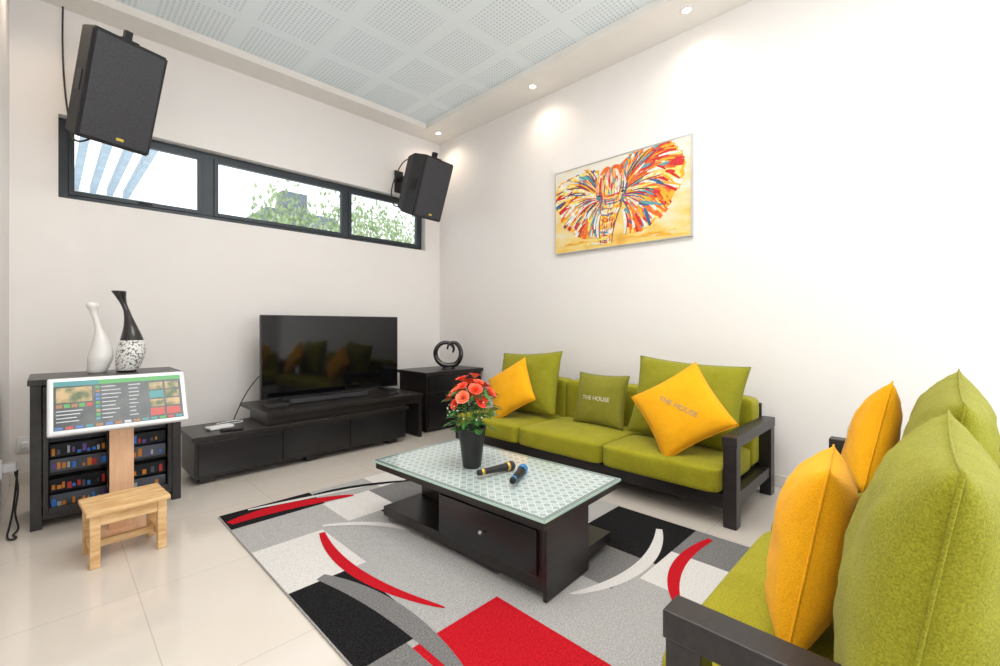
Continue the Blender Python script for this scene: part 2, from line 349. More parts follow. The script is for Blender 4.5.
pts+=[(.02,-.012,.32,.75),(-.01,-.014,.27,.55),(-.01,-.015,.235,.4)]
tube('open_loop',pts,.024,BLKCER,hs)
# ---------------------------------------------------------------- AV cabinet
av=root('media_cabinet',(0,0,0))
x0,x1,y0,y1=-.09,.655,3.76,4.22
boxes('carcass',[(x0,x1,y0-.02,y1+.02,.85,.885),(x0+.01,x0+.06,y0,y1,.0,.85),(x1-.06,x1-.01,y0,y1,0,.85),(x0+.06,x1-.06,y0+.01,y1,.05,.09),(x0+.06,x1-.06,y1-.02,y1,.09,.85),
  (x0+.06,x1-.06,y0+.04,y1-.02,.30,.315),(x0+.06,x1-.06,y0+.04,y1-.02,.50,.515),(x0+.06,x1-.06,y0+.04,y1-.02,.68,.695)],BLACKWOOD,av)
xm=(x0+x1)/2
for a,b_ in ((x0+.062,xm-.002),(xm+.002,x1-.062)):
    boxes('door_frame',[(a,a+.025,y0-.012,y0+.008,.09,.84),(b_-.025,b_,y0-.012,y0+.008,.09,.84),(a+.025,b_-.025,y0-.012,y0+.008,.09,.12),(a+.025,b_-.025,y0-.012,y0+.008,.81,.84)],BLACKGLOSS,av)
    paneY('door_glass',a+.024,b_-.024,y0-.002,.118,.812,CABGLASS,av)
GREYM=M('equipment_grey',(.12,.13,.15),.35,metal=.4,var=.1)
cols=[M('label_orange',(.85,.28,.03),.5,emit=.12),M('label_blue',(.05,.25,.8),.5,emit=.12),M('label_red',(.7,.05,.04),.5,emit=.1),M('label_white',(.75,.77,.77),.5),M('label_purple',(.25,.12,.5),.5),GREYM]
for k,(z,h) in enumerate([(.09,.09),(.195,.08),(.315,.08),(.405,.08),(.515,.06),(.585,.075),(.695,.09)]):
    box('amplifier' if k%2 else 'mixer',x0+.09,x1-.09,y0+.035,y1-.04,z+.002,z+h,[GREYM,BLKMETAL][k%2],av,bev=.004)
    bm=bmesh.new()
    for j in range(24):
        xx=x0+.10+j*.0225
        if random.random()<.2: continue
        q=random.choice([0,0,1,1,2,3,3,4,5]); zz=z+.012+random.random()*.01
        addbox(bm,xx,xx+random.uniform(.01,.021),y0+.029,y0+.0345,zz,zz+h*random.uniform(.2,.65),mi=q)
    fin(bm,'faceplate_controls',cols,av)
# vases
def prof(pts,n=8):
    out=[]
    for i in range(len(pts)-1):
        p0=pts[max(0,i-1)];p1=pts[i];p2=pts[i+1];p3=pts[min(len(pts)-1,i+2)]
        for k in range(n):
            t=k/n
            out.append(tuple(.5*((2*p1[d])+(-p0[d]+p2[d])*t+(2*p0[d]-5*p1[d]+4*p2[d]-p3[d])*t*t+(-p0[d]+3*p1[d]-3*p2[d]+p3[d])*t**3) for d in (0,1)))
    out.append(pts[-1]); return [(max(0,r),z) for r,z in out]
va=root('white_vase',(.225,4.06,.886))
lathe('body',prof([(0,0),(.045,0),(.062,.06),(.066,.12),(.045,.21),(.022,.29),(.018,.35),(.022,.41),(.034,.45),(.026,.47),(.012,.44)]),WHITECER,va,off=lambda z:(.025*math.sin(z*9),0))
DOT,nt,b=newmat('dotted_ceramic'); N=nt.nodes;L=nt.links
tc=N.new('ShaderNodeTexCoord'); vo=N.new('ShaderNodeTexVoronoi'); vo.inputs['Scale'].default_value=75; L.new(tc.outputs['Object'],vo.inputs['Vector'])
rp=N.new('ShaderNodeValToRGB'); rp.color_ramp.elements[0].color=(.85,.85,.83,1); rp.color_ramp.elements[1].color=(.16,.16,.16,1); rp.color_ramp.elements[0].position=.55; rp.color_ramp.elements[1].position=.7
L.new(vo.outputs['Distance'],rp.inputs[0]); L.new(rp.outputs[0],b.inputs['Base Color']); b.inputs['Roughness'].default_value=.3
va=root('black_vase',(.375,3.99,.8865))
lathe('body',prof([(0,0),(.05,0),(.072,.06),(.080,.13),(.066,.215),(.036,.32),(.020,.40),(.018,.46),(.028,.51),(.040,.55),(.026,.548),(.012,.51)]),[BLKCER,DOT],va,
  off=lambda z:(.028*math.sin(z*7.5)-.02*max(0,z-.42)/.15,0),matfn=lambda z:1 if .01<z<.22 else 0)
# touch screen on stand
ks=root('touchscreen_kiosk',(.30,3.42,0))
boxes('plank_stand',[(-.055,.055,.0,.02,.015,.66),(-.12,.12,-.1,.14,0,.015)],PLY,ks)
P=Matrix.Translation((0,-.02,.76))@Matrix.Rotation(math.radians(-28),4,'X')
bm=bmesh.new(); addbox(bm,-.31,.31,-.012,.018,-.165,.165,bev=.012,seg=3); fin(bm,'screen_frame',PALEF,ks,mat4=P)
uim=[M('ui_dark',(.02,.03,.035),.2,color2=(.06,.07,.07),vscale=14,emit=.7),M('ui_green',(.06,.28,.08),.3,emit=.4),M('ui_white',(.5,.54,.58),.3,emit=.3),M('ui_red',(.40,.06,.05),.3,emit=.35),M('ui_blue',(.06,.16,.40),.3,emit=.35),M('ui_brown',(.3,.15,.06),.3,emit=.3),M('ui_teal',(.04,.22,.24),.3,emit=.35),
 M('ui_video_still',(.05,.10,.04),.3,color2=(.55,.38,.20),vscale=22,emit=.35)]
bm=bmesh.new(); addbox(bm,-.285,.285,-.0135,-.0115,-.14,.14,0)
addbox(bm,-.285,-.10,-.0145,-.0137,.112,.14,6); addbox(bm,-.10,.285,-.0145,-.0137,.112,.14,1)
for i in range(14): addbox(bm,-.28+i*.0405,-.28+i*.0405+.03,-.0145,-.0137,-.137,-.122,random.choice([1,3,4,5,6,2]))
addbox(bm,-.275,-.13,-.0145,-.0137,.015,.103,7)
for i in range(5): addbox(bm,-.275+.03*i,-.25+.03*i,-.0145,-.0137,-.015,.006,random.choice([1,3,4,5]))
for i in range(4): addbox(bm,-.275,-.275+random.uniform(.08,.14),-.0145,-.0137,-.036-i*.02,-.031-i*.02,2)
for i in range(9):
    z=.093-i*.0235
    addbox(bm,-.115,-.098,-.0145,-.0137,z-.006,z+.010,random.choice([1,3,4,5,6,7]))
    for (xa,xb) in ((-.09,.0),(.03,.10)):
        addbox(bm,xa,xa+(xb-xa)*random.uniform(.4,1),-.0145,-.0137,z,z+.0045,2)
for i in range(2):
    for j in range(4): addbox(bm,.125+i*.078,.125+i*.078+.068,-.0145,-.0137,-.112+j*.055,-.112+j*.055+.046,random.choice([7,3,4,5,7,6]))
fin(bm,'song_menu',uim,ks,mat4=P)
# wooden stool
st=root('wooden_stool',(.285,3.10,0),math.radians(4))
bm=bmesh.new()
for i in range(3): addbox(bm,-.17,.17,-.145+i*.098,-.052+i*.098,.262,.285,bev=.006)
fin(bm,'seat_slats',PINE,st)
bm=bmesh.new()
for sx_ in (-1,1):
    for sy in (-1,1): addbox(bm,sx_*.135-.02,sx_*.135+.02,sy*.11-.02,sy*.11+.02,0,.262,bev=.004)
    addbox(bm,sx_*.135-.012,sx_*.135+.012,-.09,.09,.215,.258,bev=.002); addbox(bm,sx_*.135-.01,sx_*.135+.01,-.09,.09,.06,.095,bev=.002)
addbox(bm,-.115,.115,-.122,-.10,.205,.26,bev=.002); addbox(bm,-.115,.115,.10,.122,.205,.26,bev=.002); addbox(bm,-.125,.125,-.012,.012,.06,.095,bev=.002)
fin(bm,'legs_and_rails',PINE,st)
ol=root('wall_outlet',(-.13,YB,.30)); box('plate',-.045,.045,-.01,0,-.06,.06,WHITEP,ol,bev=.003); box('plug',-.02,.02,-.05,-.01,-.02,.02,WHITEP,ol,bev=.005)
pb=root('wall_outlet',(XL,4.05,.33),0); box('plate',0,.01,-.05,.05,-.05,.05,WHITEP,pb,bev=.003); box('adapter',.01,.07,-.03,.03,-.02,.03,WHITEP,pb,bev=.006)
tube('power_cables',[(-.15,4.05,.31),(-.12,3.97,.2),(-.16,3.88,.1),(-.11,3.82,.01),(-.16,3.76,.008),(-.12,3.70,.008),(-.15,3.66,.008),(-.18,3.75,.008),(-.15,3.95,.05),(-.14,4.1,.3)],.005,BLKPLASTIC)
# ---------------------------------------------------------------- coffee table
RZ=.0165
ct=root('coffee_table',(1.765,1.83,RZ),math.radians(3))
boxes('base_plinth',[(-.30,.31,-.60,.60,.03,.085),(-.24,.25,-.54,.54,0,.03)],BLACKWOOD,ct)
boxes('drawer_unit',[(-.305,.04,-.605,.08,.086,.315)],BLACKWOOD,ct)
boxes('end_panel',[(-.31,.04,-.625,-.606,0,.315)],BLACKWOOD,ct)
boxes('drawer_front',[(-.322,-.306,-.58,.06,.10,.30)],BLACKGLOSS,ct)
lathe('knob',[(0,0),(.006,0),(.006,.012),(.011,.016),(.008,.024),(0,.025)],SILVER,ct,mat4=Matrix.Translation((-.322,-.26,.2))@Matrix.Rotation(-math.pi/2,4,'Y'),seg=16)
boxes('far_support',[(-.04,.30,.15,.56,.086,.315)],BLACKWOOD,ct)
boxes('top_frame',[(-.335,.335,-.63,.63,.316,.355)],BLACKWOOD,ct)
PG,nt,b=newmat('patterned_glass'); N=nt.nodes;L=nt.links
tc=N.new('ShaderNodeTexCoord'); sx=N.new('ShaderNodeSeparateXYZ'); L.new(tc.outputs['Object'],sx.inputs[0])
a=mathn(nt,'ADD',sx.outputs[0],sx.outputs[1]); c=mathn(nt,'SUBTRACT',sx.outputs[0],sx.outputs[1])
def fr2(o,p): return mathn(nt,'ABSOLUTE',mathn(nt,'SUBTRACT',mathn(nt,'FRACT',mathn(nt,'MULTIPLY',o,1/p)),.5))
l1=mathn(nt,'LESS_THAN',fr2(a,.05),.09); l2=mathn(nt,'LESS_THAN',fr2(c,.05),.09)
l3=mathn(nt,'LESS_THAN',fr2(sx.outputs[0],.05),.06); l4=mathn(nt,'LESS_THAN',fr2(sx.outputs[1],.05),.06)
mk=mathn(nt,'MAXIMUM',mathn(nt,'MAXIMUM',l1,l2),mathn(nt,'MAXIMUM',l3,l4))
mx=N.new('ShaderNodeMix'); mx.data_type='RGBA'; L.new(mk,mx.inputs['Factor']); mx.inputs['A'].default_value=(.33,.42,.41,1); mx.inputs['B'].default_value=(.56,.64,.63,1)
ax=mathn(nt,'GREATER_THAN',mathn(nt,'ABSOLUTE',sx.outputs[0]),.322); ay=mathn(nt,'GREATER_THAN',mathn(nt,'ABSOLUTE',sx.outputs[1]),.617)
mg=mathn(nt,'MAXIMUM',ax,ay)
m2=N.new('ShaderNodeMix'); m2.data_type='RGBA'; L.new(mg,m2.inputs['Factor']); L.new(mx.outputs['Result'],m2.inputs['A']); m2.inputs['B'].default_value=(.18,.24,.23,1)
L.new(m2.outputs['Result'],b.inputs['Base Color']); b.inputs['Roughness'].default_value=.07; b.inputs['Specular IOR Level'].default_value=.8
box('glass_top',-.345,.345,-.64,.64,.3555,.367,PG,ct,bev=0)
GE=M('glass_edge',(.55,.78,.70),.06,var=.02)
boxes('glass_edge_band',[(-.3475,-.3455,-.64,.64,.356,.367),(.3455,.3475,-.64,.64,.356,.367),(-.345,.345,-.6425,-.6405,.356,.367),(-.345,.345,.6405,.6425,.356,.367)],GE,ct,bev=0)
TZp=.3675+RZ
# flower vase
fv=root('flower_vase',(1.725,1.93,TZp))
lathe('vase',prof([(0,0),(.048,0),(.056,.03),(.066,.11),(.078,.2),(.082,.225),(.074,.225),(.06,.15)],5),BLKPLASTIC,fv)
PET=M('rose_petal',(.85,.04,.015),.6,color2=(1.,.12,.05),vscale=20)
PET2=M('rose_petal_light',(.95,.13,.05),.6,color2=(1.,.24,.12),vscale=20)
LF=M('rose_leaf',(.03,.12,.02),.5,color2=(.08,.26,.05),vscale=12)
BB=M('babys_breath',(.85,.88,.8),.8,var=.05)
bm=bmesh.new()
def petal(bm,base,axis,ang,open_,size,mi):
    zq=axis.to_track_quat('Z','Y').to_matrix()
    G=[]
    for i in range(5):
        row=[]
        for j in range(5):
            s=(i/4-.5)*1.5; t=j/4
            rr=size*(.25+open_*t+.12*t*t)
            aa=ang+s*(.95-.35*t)*1.1
            z=size*1.25*math.sin(min(1.,t)*1.5)*(1-.35*open_)
            z-= size*.25*(abs(s)**2)*t
            row.append(bm.verts.new(base+zq@Vector((rr*math.cos(aa),rr*math.sin(aa),z))))
        G.append(row)
    for i in range(4):
        for j in range(4):
            f=bm.faces.new((G[i][j],G[i+1][j],G[i+1][j+1],G[i][j+1])); f.material_index=mi; f.smooth=True
def leaf(bm,base,dirv,L_,W_,mi):
    d=dirv.normalized(); sd=d.cross(Vector((0,0,1))).normalized()*W_; dn=Vector((0,0,-.25*L_))
    p=[base,base+d*L_*.35+sd,base+d*L_*.75+sd*.7+dn*.4,base+d*L_+dn,base+d*L_*.75-sd*.7+dn*.4,base+d*L_*.35-sd]
    mid=bm.verts.new(base+d*L_*.5-Vector((0,0,.006))); vs=[bm.verts.new(q) for q in p]
    for i in range(6):
        f=bm.faces.new((vs[i],vs[(i+1)%6],mid)); f.material_index=mi
ctr=Vector((-.01,0,.385))
heads=[]
for i in range(18):
    ph=i*2.39996; cz=1-(i+.5)/18*1.15; sr=math.sqrt(max(0,1-cz*cz))
    d=Vector((sr*math.cos(ph),sr*math.sin(ph),cz)); R_=random.uniform(.09,.135)
    heads.append((ctr+Vector((d.x*R_*.98,d.y*R_*.98,d.z*R_*1.1)),d))
for (p,d) in heads:
    ax_=(d+Vector((0,0,.5))).normalized(); mi=random.choice((0,0,1)); sc=random.uniform(.8,1.05)
    for lay,(n,op,sz) in enumerate(((3,.10,.020),(4,.35,.025),(5,.65,.028),(6,1.0,.029))):
        for q in range(n): petal(bm,p,ax_,q*6.283/n+lay*.6+random.random()*.3,op,sz*sc,mi)
    s0=Vector((p.x*.15,p.y*.15,.12)); dirn=p-s0
    sd=dirn.cross(Vector((1,.3,0))).normalized()*.0022; sd2=dirn.cross(sd).normalized()*.0022
    q0=[bm.verts.new(s0+v) for v in (sd,sd2,-sd,-sd2)]; q1=[bm.verts.new(p+v) for v in (sd,sd2,-sd,-sd2)]
    for a_ in range(4):
        f=bm.faces.new((q0[a_],q0[(a_+1)%4],q1[(a_+1)%4],q1[a_])); f.material_index=2
for i in range(200):
    a_=random.random()*6.283; r_=random.uniform(.03,.12); zz=random.uniform(.22,.45)
    leaf(bm,Vector((r_*math.cos(a_),r_*math.sin(a_),zz)),Vector((math.cos(a_+random.uniform(-.6,.6)),math.sin(a_),random.uniform(-.3,.6))),random.uniform(.04,.075),.016,2)
for i in range(50):
    a_=random.random()*6.283; c1=random.random(); r_=random.uniform(.11,.15)
    c_=ctr+Vector((r_*math.cos(a_)*math.sqrt(1-c1*c1*.8),r_*math.sin(a_)*math.sqrt(1-c1*c1*.8),r_*(c1*1.3-.75)))
    rr=bmesh.ops.create_icosphere(bm,subdivisions=1,radius=random.uniform(.004,.006),matrix=Matrix.Translation(c_))
    for v in rr['verts']:
        for f in v.link_faces: f.material_index=3
fin(bm,'rose_bouquet',[PET,PET2,LF,BB],fv)
# microphones
MB=M('mic_blue',(.03,.25,.6),.3,metal=.4); MG=M('mic_gold',(.8,.5,.12),.3,metal=.8); MH=M('mic_mesh',(.06,.06,.07),.5,metal=.6,bump=(300,.8))
def mic(p,ang,body,ring,head):
    r=root('microphone',(p[0],p[1],TZp+.0285),ang)
    T=Matrix.Rotation(math.radians(2.2),4,'Y')@Matrix.Rotation(math.pi/2,4,'Y')
    lathe('body',[(0,-.15),(.014,-.15),(.016,-.145),(.0175,-.05),(.021,.03),(.022,.05)],body,r,seg=24,mat4=T)
    lathe('ring',[(.022,.05),(.0255,.052),(.0255,.066),(.022,.068)],ring,r,seg=24,mat4=T)
    lathe('head',[(.022,.067)]+[(.0265*math.cos(a*math.pi/16),.085+.027*math.sin(a*math.pi/16)) for a in range(-3,9)],head,r,seg=24,mat4=T)
    lathe('tail_band',[(.0165,-.13),(.0178,-.13),(.0182,-.112),(.0168,-.112)],ring,r,seg=24,mat4=T)
mic((1.75,1.73),math.radians(-5),BLKPLASTIC,MG,MH)
mic((1.77,1.60),math.radians(28),BLKMETAL,MB,MB)
# ---------------------------------------------------------------- rug
def pile(name,c1,c2): return M(name,c1,.95,color2=c2,vscale=140,bump=(260,.6),spec=.1)
RM=[pile('pile_lightgrey',(.36,.36,.36),(.52,.52,.52)),pile('pile_white',(.64,.63,.62),(.80,.79,.78)),pile('pile_black',(.006,.006,.007),(.022,.022,.024)),
    pile('pile_red',(.46,.006,.012),(.62,.015,.03)),pile('pile_grey',(.15,.15,.155),(.26,.26,.26))]
bm=bmesh.new(); RX0,RX1,RY0,RY1=.74,2.64,.49,3.20
addbox(bm,RX0,RX1,RY0,RY1,0,.012,mi=0,bev=.004)
zz=[.0122]
def patch(x0,x1,y0,y1,mi):
    zz[0]+=.00006; z=zz[0]
    x0=max(x0,RX0+.004);x1=min(x1,RX1-.004);y0=max(y0,RY0+.004);y1=min(y1,RY1-.004)
    if y1<=y0 or x1<=x0: return
    f=bm.faces.new([bm.verts.new(c) for c in ((x0,y0,z),(x1,y0,z),(x1,y1,z),(x0,y1,z))]); f.material_index=mi
LG,WH,BK,RD,GY=0,1,2,3,4
for p in [(.74,1.12,2.05,2.56,WH),(.74,1.28,2.56,2.93,LG),(.74,1.30,2.93,3.2,BK),(1.12,1.5,2.05,2.56,LG),(1.28,1.62,2.56,2.93,WH),(1.30,1.72,2.93,3.2,LG),
 (1.5,2.0,2.2,2.56,BK),(1.62,2.1,2.56,2.93,GY),(1.72,2.2,2.93,3.2,WH),(2.1,2.64,2.6,3.2,BK),(2.0,2.64,2.0,2.6,LG),
 (.74,1.05,1.42,2.05,BK),(1.05,1.5,1.38,2.05,LG),(1.5,2.0,1.5,2.2,GY),(2.0,2.30,1.5,2.0,WH),(2.3,2.64,1.5,2.0,LG),
 (.74,.94,.80,1.42,GY),(.94,1.38,.74,1.38,RD),(1.38,1.78,1.05,1.38,LG),(1.5,1.78,1.38,1.5,LG),(1.78,2.12,1.05,1.5,GY),(2.12,2.64,1.0,1.5,BK),
 (1.38,1.95,.60,1.05,LG),(1.95,2.3,.62,1.0,WH),(2.3,2.64,.6,1.0,GY),(.74,1.38,.28,.74,WH),(1.38,2.64,.28,.6,BK)]: patch(*p)
def arc(p0,p1,p2,w,mi,w0=.15):
    zz[0]+=.00015; z=zz[0]
    n=28; pr=[]
    for i in range(n+1):
        t=i/n; a=Vector(p0);b_=Vector(p1);c=Vector(p2)
        p=a*(1-t)**2+b_*2*t*(1-t)+c*t*t; d=((b_-a)*(1-t)+(c-b_)*t).normalized(); nrm=Vector((-d.y,d.x))
        ww=w*(w0+(1-w0)*math.sin(math.pi*min(1,t*.92+.08))**.6)
        pr.append((bm.verts.new((p.x+nrm.x*ww/2,p.y+nrm.y*ww/2,z)),bm.verts.new((p.x-nrm.x*ww/2,p.y-nrm.y*ww/2,z))))
    for i in range(n):
        f=bm.faces.new((pr[i][0],pr[i][1],pr[i+1][1],pr[i+1][0])); f.material_index=mi
arc((1.10,2.52),(.94,2.0),(1.17,1.48),.06,RD)
arc((.90,2.08),(1.07,1.65),(.98,1.10),.095,GY)
arc((2.50,1.16),(2.02,.93),(1.62,1.16),.065,WH)
arc((2.58,.90),(2.10,1.0),(1.82,.74),.06,RD)
arc((.76,3.03),(1.05,3.12),(1.5,2.92),.12,RD)
arc((.90,3.17),(1.25,3.1),(1.75,3.0),.04,WH)
arc((1.30,3.12),(1.6,3.12),(2.0,2.85),.05,BK)
arc((1.14,2.60),(1.45,2.42),(1.50,2.08),.05,WH)
bmesh.ops.recalc_face_normals(bm,faces=bm.faces)
fin(bm,'area_rug',RM)
# ---------------------------------------------------------------- sofas
def softbox(name,x0,x1,y0,y1,z0,z1,mat,parent,puff=.015,seed=0):
    bm=bmesh.new()
    r=bmesh.ops.create_cube(bm,size=1.)
    bmesh.ops.subdivide_edges(bm,edges=bm.edges,cuts=11,use_grid_fill=True)
    dx,dy,dz=(x1-x0),(y1-y0),(z1-z0)
    rad=.034
    for v in bm.verts:
        p=Vector((v.co.x*dx,v.co.y*dy,v.co.z*dz))
        h=Vector((dx/2,dy/2,dz/2)); q=Vector([max(-h[i]+rad,min(h[i]-rad,p[i])) for i in range(3)])
        d=p-q
        if d.length>1e-6: p=q+d.normalized()*rad if sum(1 for i in range(3) if abs(d[i])>1e-6)>1 else p
        fx=1-(2*p.x/dx)**2; fy=1-(2*p.y/dy)**2; fz=1-(2*p.z/dz)**2
        nn=noise.noise(Vector((p.x*3+seed,p.y*3,p.z*3)))
        p.z+= math.copysign(1,p.z)*puff*max(0,fx)*max(0,fy)*(1+.7*nn) if abs(v.co.z)>.49 and v.co.z>0 else 0
        if abs(v.co.y)>.49: p.y+=math.copysign(1,v.co.y)*puff*.5*max(0,fx)*max(0,fz)
        v.co=p+Vector(((x0+x1)/2,(y0+y1)/2,(z0+z1)/2))
    o=fin(bm,name,mat,parent,True)
    md=o.modifiers.new('s','SUBSURF'); md.levels=1; md.render_levels=1
    return o
def sofa(Lx,n,loc,rz):
    r=root('wood_frame_sofa',loc,rz); D=.90; aw=.075
    for k,x in enumerate((0,Lx-aw)):
        boxes('arm_%d'%(k+1),[(x,x+aw,.05,.13,0,.48),(x,x+aw,D-.09,D,0,.48),(x-.004,x+aw+.004,.045,D,.48,.545),(x+.01,x+aw-.01,.13,D-.09,.13,.20)],SOFAWOOD,r,bev=.005)
    boxes('seat_frame',[(aw,Lx-aw,.055,.085,.11,.195),(aw,Lx-aw,D-.05,D-.02,.11,.60),(aw,Lx-aw,.085,D-.05,.165,.195),(aw,Lx-aw,D-.05,D-.02,.60,.64)],SOFAWOOD,r)
    boxes('center_legs',[(Lx/2-.03,Lx/2+.03,.10,.16,0,.11),(Lx/2-.03,Lx/2+.03,D-.1,D-.04,0,.11)],SOFAWOOD,r)
    wdt=(Lx-2*aw)/n
    for i in range(n): softbox('seat_cushion_%d'%(i+1),aw+i*wdt+.003,aw+(i+1)*wdt-.003,-.02,.66,.198,.362,GREEN,r,seed=i*5.)
    for i in range(n): softbox('back_pad_%d'%(i+1),aw+i*wdt+.003,aw+(i+1)*wdt-.003,.665,.845,.20,.69,GREEN,r,seed=i*5.+40,puff=.012)
    return r
sofa(2.56,3,(2.77,3.40,0),-math.pi/2)
sofa(2.27,2,(3.27,.50,0),math.pi)
TG=M('print_grey',(.35,.3,.2),.7); TW=M('print_white',(.8,.75,.6),.7)
W_=(-1,0,0); F_=(0,1,0)
r_=math.radians
pillow('back_cushion',.74,.60,.22,GREENP,(3.24,2.82,.655),W_,r_(16),r_(4),1)
pillow('back_cushion',.80,.60,.24,GREENP,(3.23,1.31,.655),W_,r_(16),r_(-3),2)
pillow('throw_pillow',.48,.44,.16,OLIVE,(3.25,2.02,.58),W_,r_(14),r_(0),3,'THE HOUSE',TW,wr=.006)
pillow('throw_pillow',.46,.46,.16,YELLOW,(2.98,2.80,.62),W_,r_(24),r_(34),4,wr=.006)
pillow('throw_pillow',.50,.50,.16,YELLOW,(2.95,1.22,.64),(-1,-.12,0),r_(26),r_(36),5,'THE HOUSE',TG,wr=.006)
pillow('back_cushion',.92,.62,.25,GREENP,(1.37,.025,.665),F_,r_(9),r_(2),6,wr=.016)
pillow('back_cushion',.86,.64,.25,GREENP,(2.34,-.01,.675),F_,r_(9),r_(-3),7,wr=.016)
pillow('throw_pillow',.48,.48,.19,YELLOW,(1.50,.25,.605),(-.10,1,0),r_(10),r_(5),8,wr=.010)
pillow('throw_pillow',.46,.48,.17,YELLOW,(2.62,.22,.67),(-.12,1,0),r_(13),r_(20),9,'THE HOUSE',TG,wr=.008)
# ---------------------------------------------------------------- painting
pa=root('elephant_painting',(XR,2.90,1.965))
W,H=1.42,.845
BG,nt,b=newmat('canvas_wash'); N=nt.nodes;L=nt.links
tc=N.new('ShaderNodeTexCoord'); mp=N.new('ShaderNodeMapping'); mp.inputs['Scale'].default_value=(1,2,3.5); L.new(tc.outputs['Object'],mp.inputs[0])
no=N.new('ShaderNodeTexNoise'); no.inputs['Scale'].default_value=2.2; no.inputs['Detail'].default_value=6; L.new(mp.outputs[0],no.inputs['Vector'])
sx=N.new('ShaderNodeSeparateXYZ'); L.new(tc.outputs['Object'],sx.inputs[0])
v=mathn(nt,'MULTIPLY_ADD',sx.outputs[2],-.50,mathn(nt,'ADD',no.outputs['Fac'],.12))
rp=N.new('ShaderNodeValToRGB'); e=rp.color_ramp.elements; e[0].position=.25; e[0].color=(.80,.77,.68,1); e[1].position=.80; e[1].color=(.75,.40,.06,1)
x=e.new(.42); x.color=(.82,.68,.38,1); x=e.new(.60); x.color=(.84,.60,.16,1)
L.new(v,rp.inputs[0]); L.new(rp.outputs[0],b.inputs['Base Color']); b.inputs['Roughness'].default_value=.6
box('canvas',-.035,-.001,-W,0,0,H,BG,pa,bev=0)
boxes('frame_edge',[(-.04,-.001,-W-.008,-W,-.008,H+.008),(-.04,-.001,0,.008,-.008,H+.008),(-.04,-.001,-W,0,H,H+.008),(-.04,-.001,-W,0,-.008,0)],SILVER,pa,bev=0)
pc=[(.62,.02,.02),(.80,.15,.02),(.88,.42,.02),(.90,.70,.18),(.03,.13,.28),(.10,.36,.42),(.80,.78,.70),(.22,.03,.08),(.03,.02,.04),(.25,.38,.12),(.82,.35,.28)]
PM=[M('paint_%d'%i,c,.5,var=.15,vscale=30) for i,c in enumerate(pc)]
bm=bmesh.new(); zc=[0]
def pv(x,y,xx): return bm.verts.new((xx,-max(.003,min(W-.003,x)),max(.003,min(H-.003,y))))
def nx():
    zc[0]+=1; return -.0354-zc[0]*.000004
def poly_stroke(P_,w,mi,blunt=.4):
    xx=nx(); n=len(P_)-1; pr=[]
    for i in range(n+1):
        t=i/n; p=P_[i]; d=(P_[min(n,i+1)]-P_[max(0,i-1)]); d=d.normalized() if d.length>1e-6 else Vector((1,0)); nr=Vector((-d.y,d.x))
        wl=w(t) if callable(w) else w
        ww=wl*math.sin(math.pi*(.08+.84*t))**blunt
        pr.append([pv(*(p+nr*ww/2*s),xx) for s in (1,-1)])
    for i in range(n):
        f=bm.faces.new((pr[i][0],pr[i+1][0],pr[i+1][1],pr[i][1])); f.material_index=mi
def stroke(a,c,b_,w,mi,blunt=.45):
    a,c,b_=Vector(a),Vector(c),Vector(b_)
    poly_stroke([a*(1-t)**2+c*2*t*(1-t)+b_*t*t for t in [i/8 for i in range(9)]],w,mi,blunt)
def fill(pts,mi):
    xx=nx(); cx=sum(p[0] for p in pts)/len(pts); cy=sum(p[1] for p in pts)/len(pts); c=pv(cx,cy,xx); vs=[pv(p[0],p[1],xx) for p in pts]
    for i in range(len(vs)):
        f=bm.faces.new((vs[i],vs[(i+1)%len(vs)],c)); f.material_index=mi
def lerpk(keys,t):
    t=max(0,min(1,t))
    for (t0,v0),(t1,v1) in zip(keys,keys[1:]):
        if t<=t1:
            k=(t-t0)/(t1-t0); k=k*k*(3-2*k); return v0+(v1-v0)*k
    return keys[-1][1]
def ear(cx,cy,a0,a1,keys,pal,seed,sgn):
    # ribs flow out of the skull and droop toward the ear tip
    def P(t,f):
        a=r_(a0+(a1-a0)*t); R_=lerpk(keys,t); q=Vector((cx+R_*f*math.cos(a),cy+R_*f*math.sin(a)))
        q.y+=.11*math.sin(math.pi*f)*(.35+t*.65); q.x+=sgn*.03*math.sin(math.pi*f)
        return q
    fill([(cx,cy)]+[tuple(P(i/40,1-.035*(i%2)*random.random())) for i in range(41)],2)
    n=44; order=list(range(n)); random.shuffle(order)
    for i in order:
        t=(i+.5)/n; fe=random.uniform(.90,1.02); P_=[P(t,.06+(fe-.06)*k/12) for k in range(13)]
        q=noise.noise(Vector((t*6+seed,seed,0)))+.8*noise.noise(Vector((t*15,seed+4,0)))
        ci=pal[int((q*.9+.5)*len(pal))%len(pal)]
        wm=lerpk(keys,t)*abs(r_(a1-a0))/n*1.6
        poly_stroke(P_,lambda u,wm=wm:wm*(.2+.85*u),ci,.22)
    for i in range(230):
        t=random.random(); f0=random.uniform(.08,.80); f1=min(1.0,f0+random.uniform(.12,.36)); dt=random.uniform(-.05,.05)
        P_=[P(max(0,min(1,t+dt*k/7)),f0+(f1-f0)*k/7) for k in range(8)]
        poly_stroke(P_,random.uniform(.010,.030)*(.45+f0),random.choice(pal),.5)
    for i in range(16):
        t=random.uniform(.05,.95); f0=random.uniform(.1,.4); f1=f0+random.uniform(.25,.5)
        poly_stroke([P(t,f0+(f1-f0)*k/8) for k in range(9)],.010,random.choice([8,7,4,7]),.5)
palR=[2,2,1,0,3,6,0,1,3,6,5,2,1,6,10,4,0]
palL=[3,2,6,6,0,5,1,3,6,4,2,0,6,7,3]
ear(.74,.47,-74,84,[(0,.40),(.16,.46),(.36,.53),(.56,.66),(.70,.64),(.84,.42),(1,.28)],palR,1.3,.3)
ear(.58,.47,258,104,[(0,.38),(.22,.45),(.42,.53),(.62,.61),(.80,.42),(1,.28)],palL,5.1,-.3)
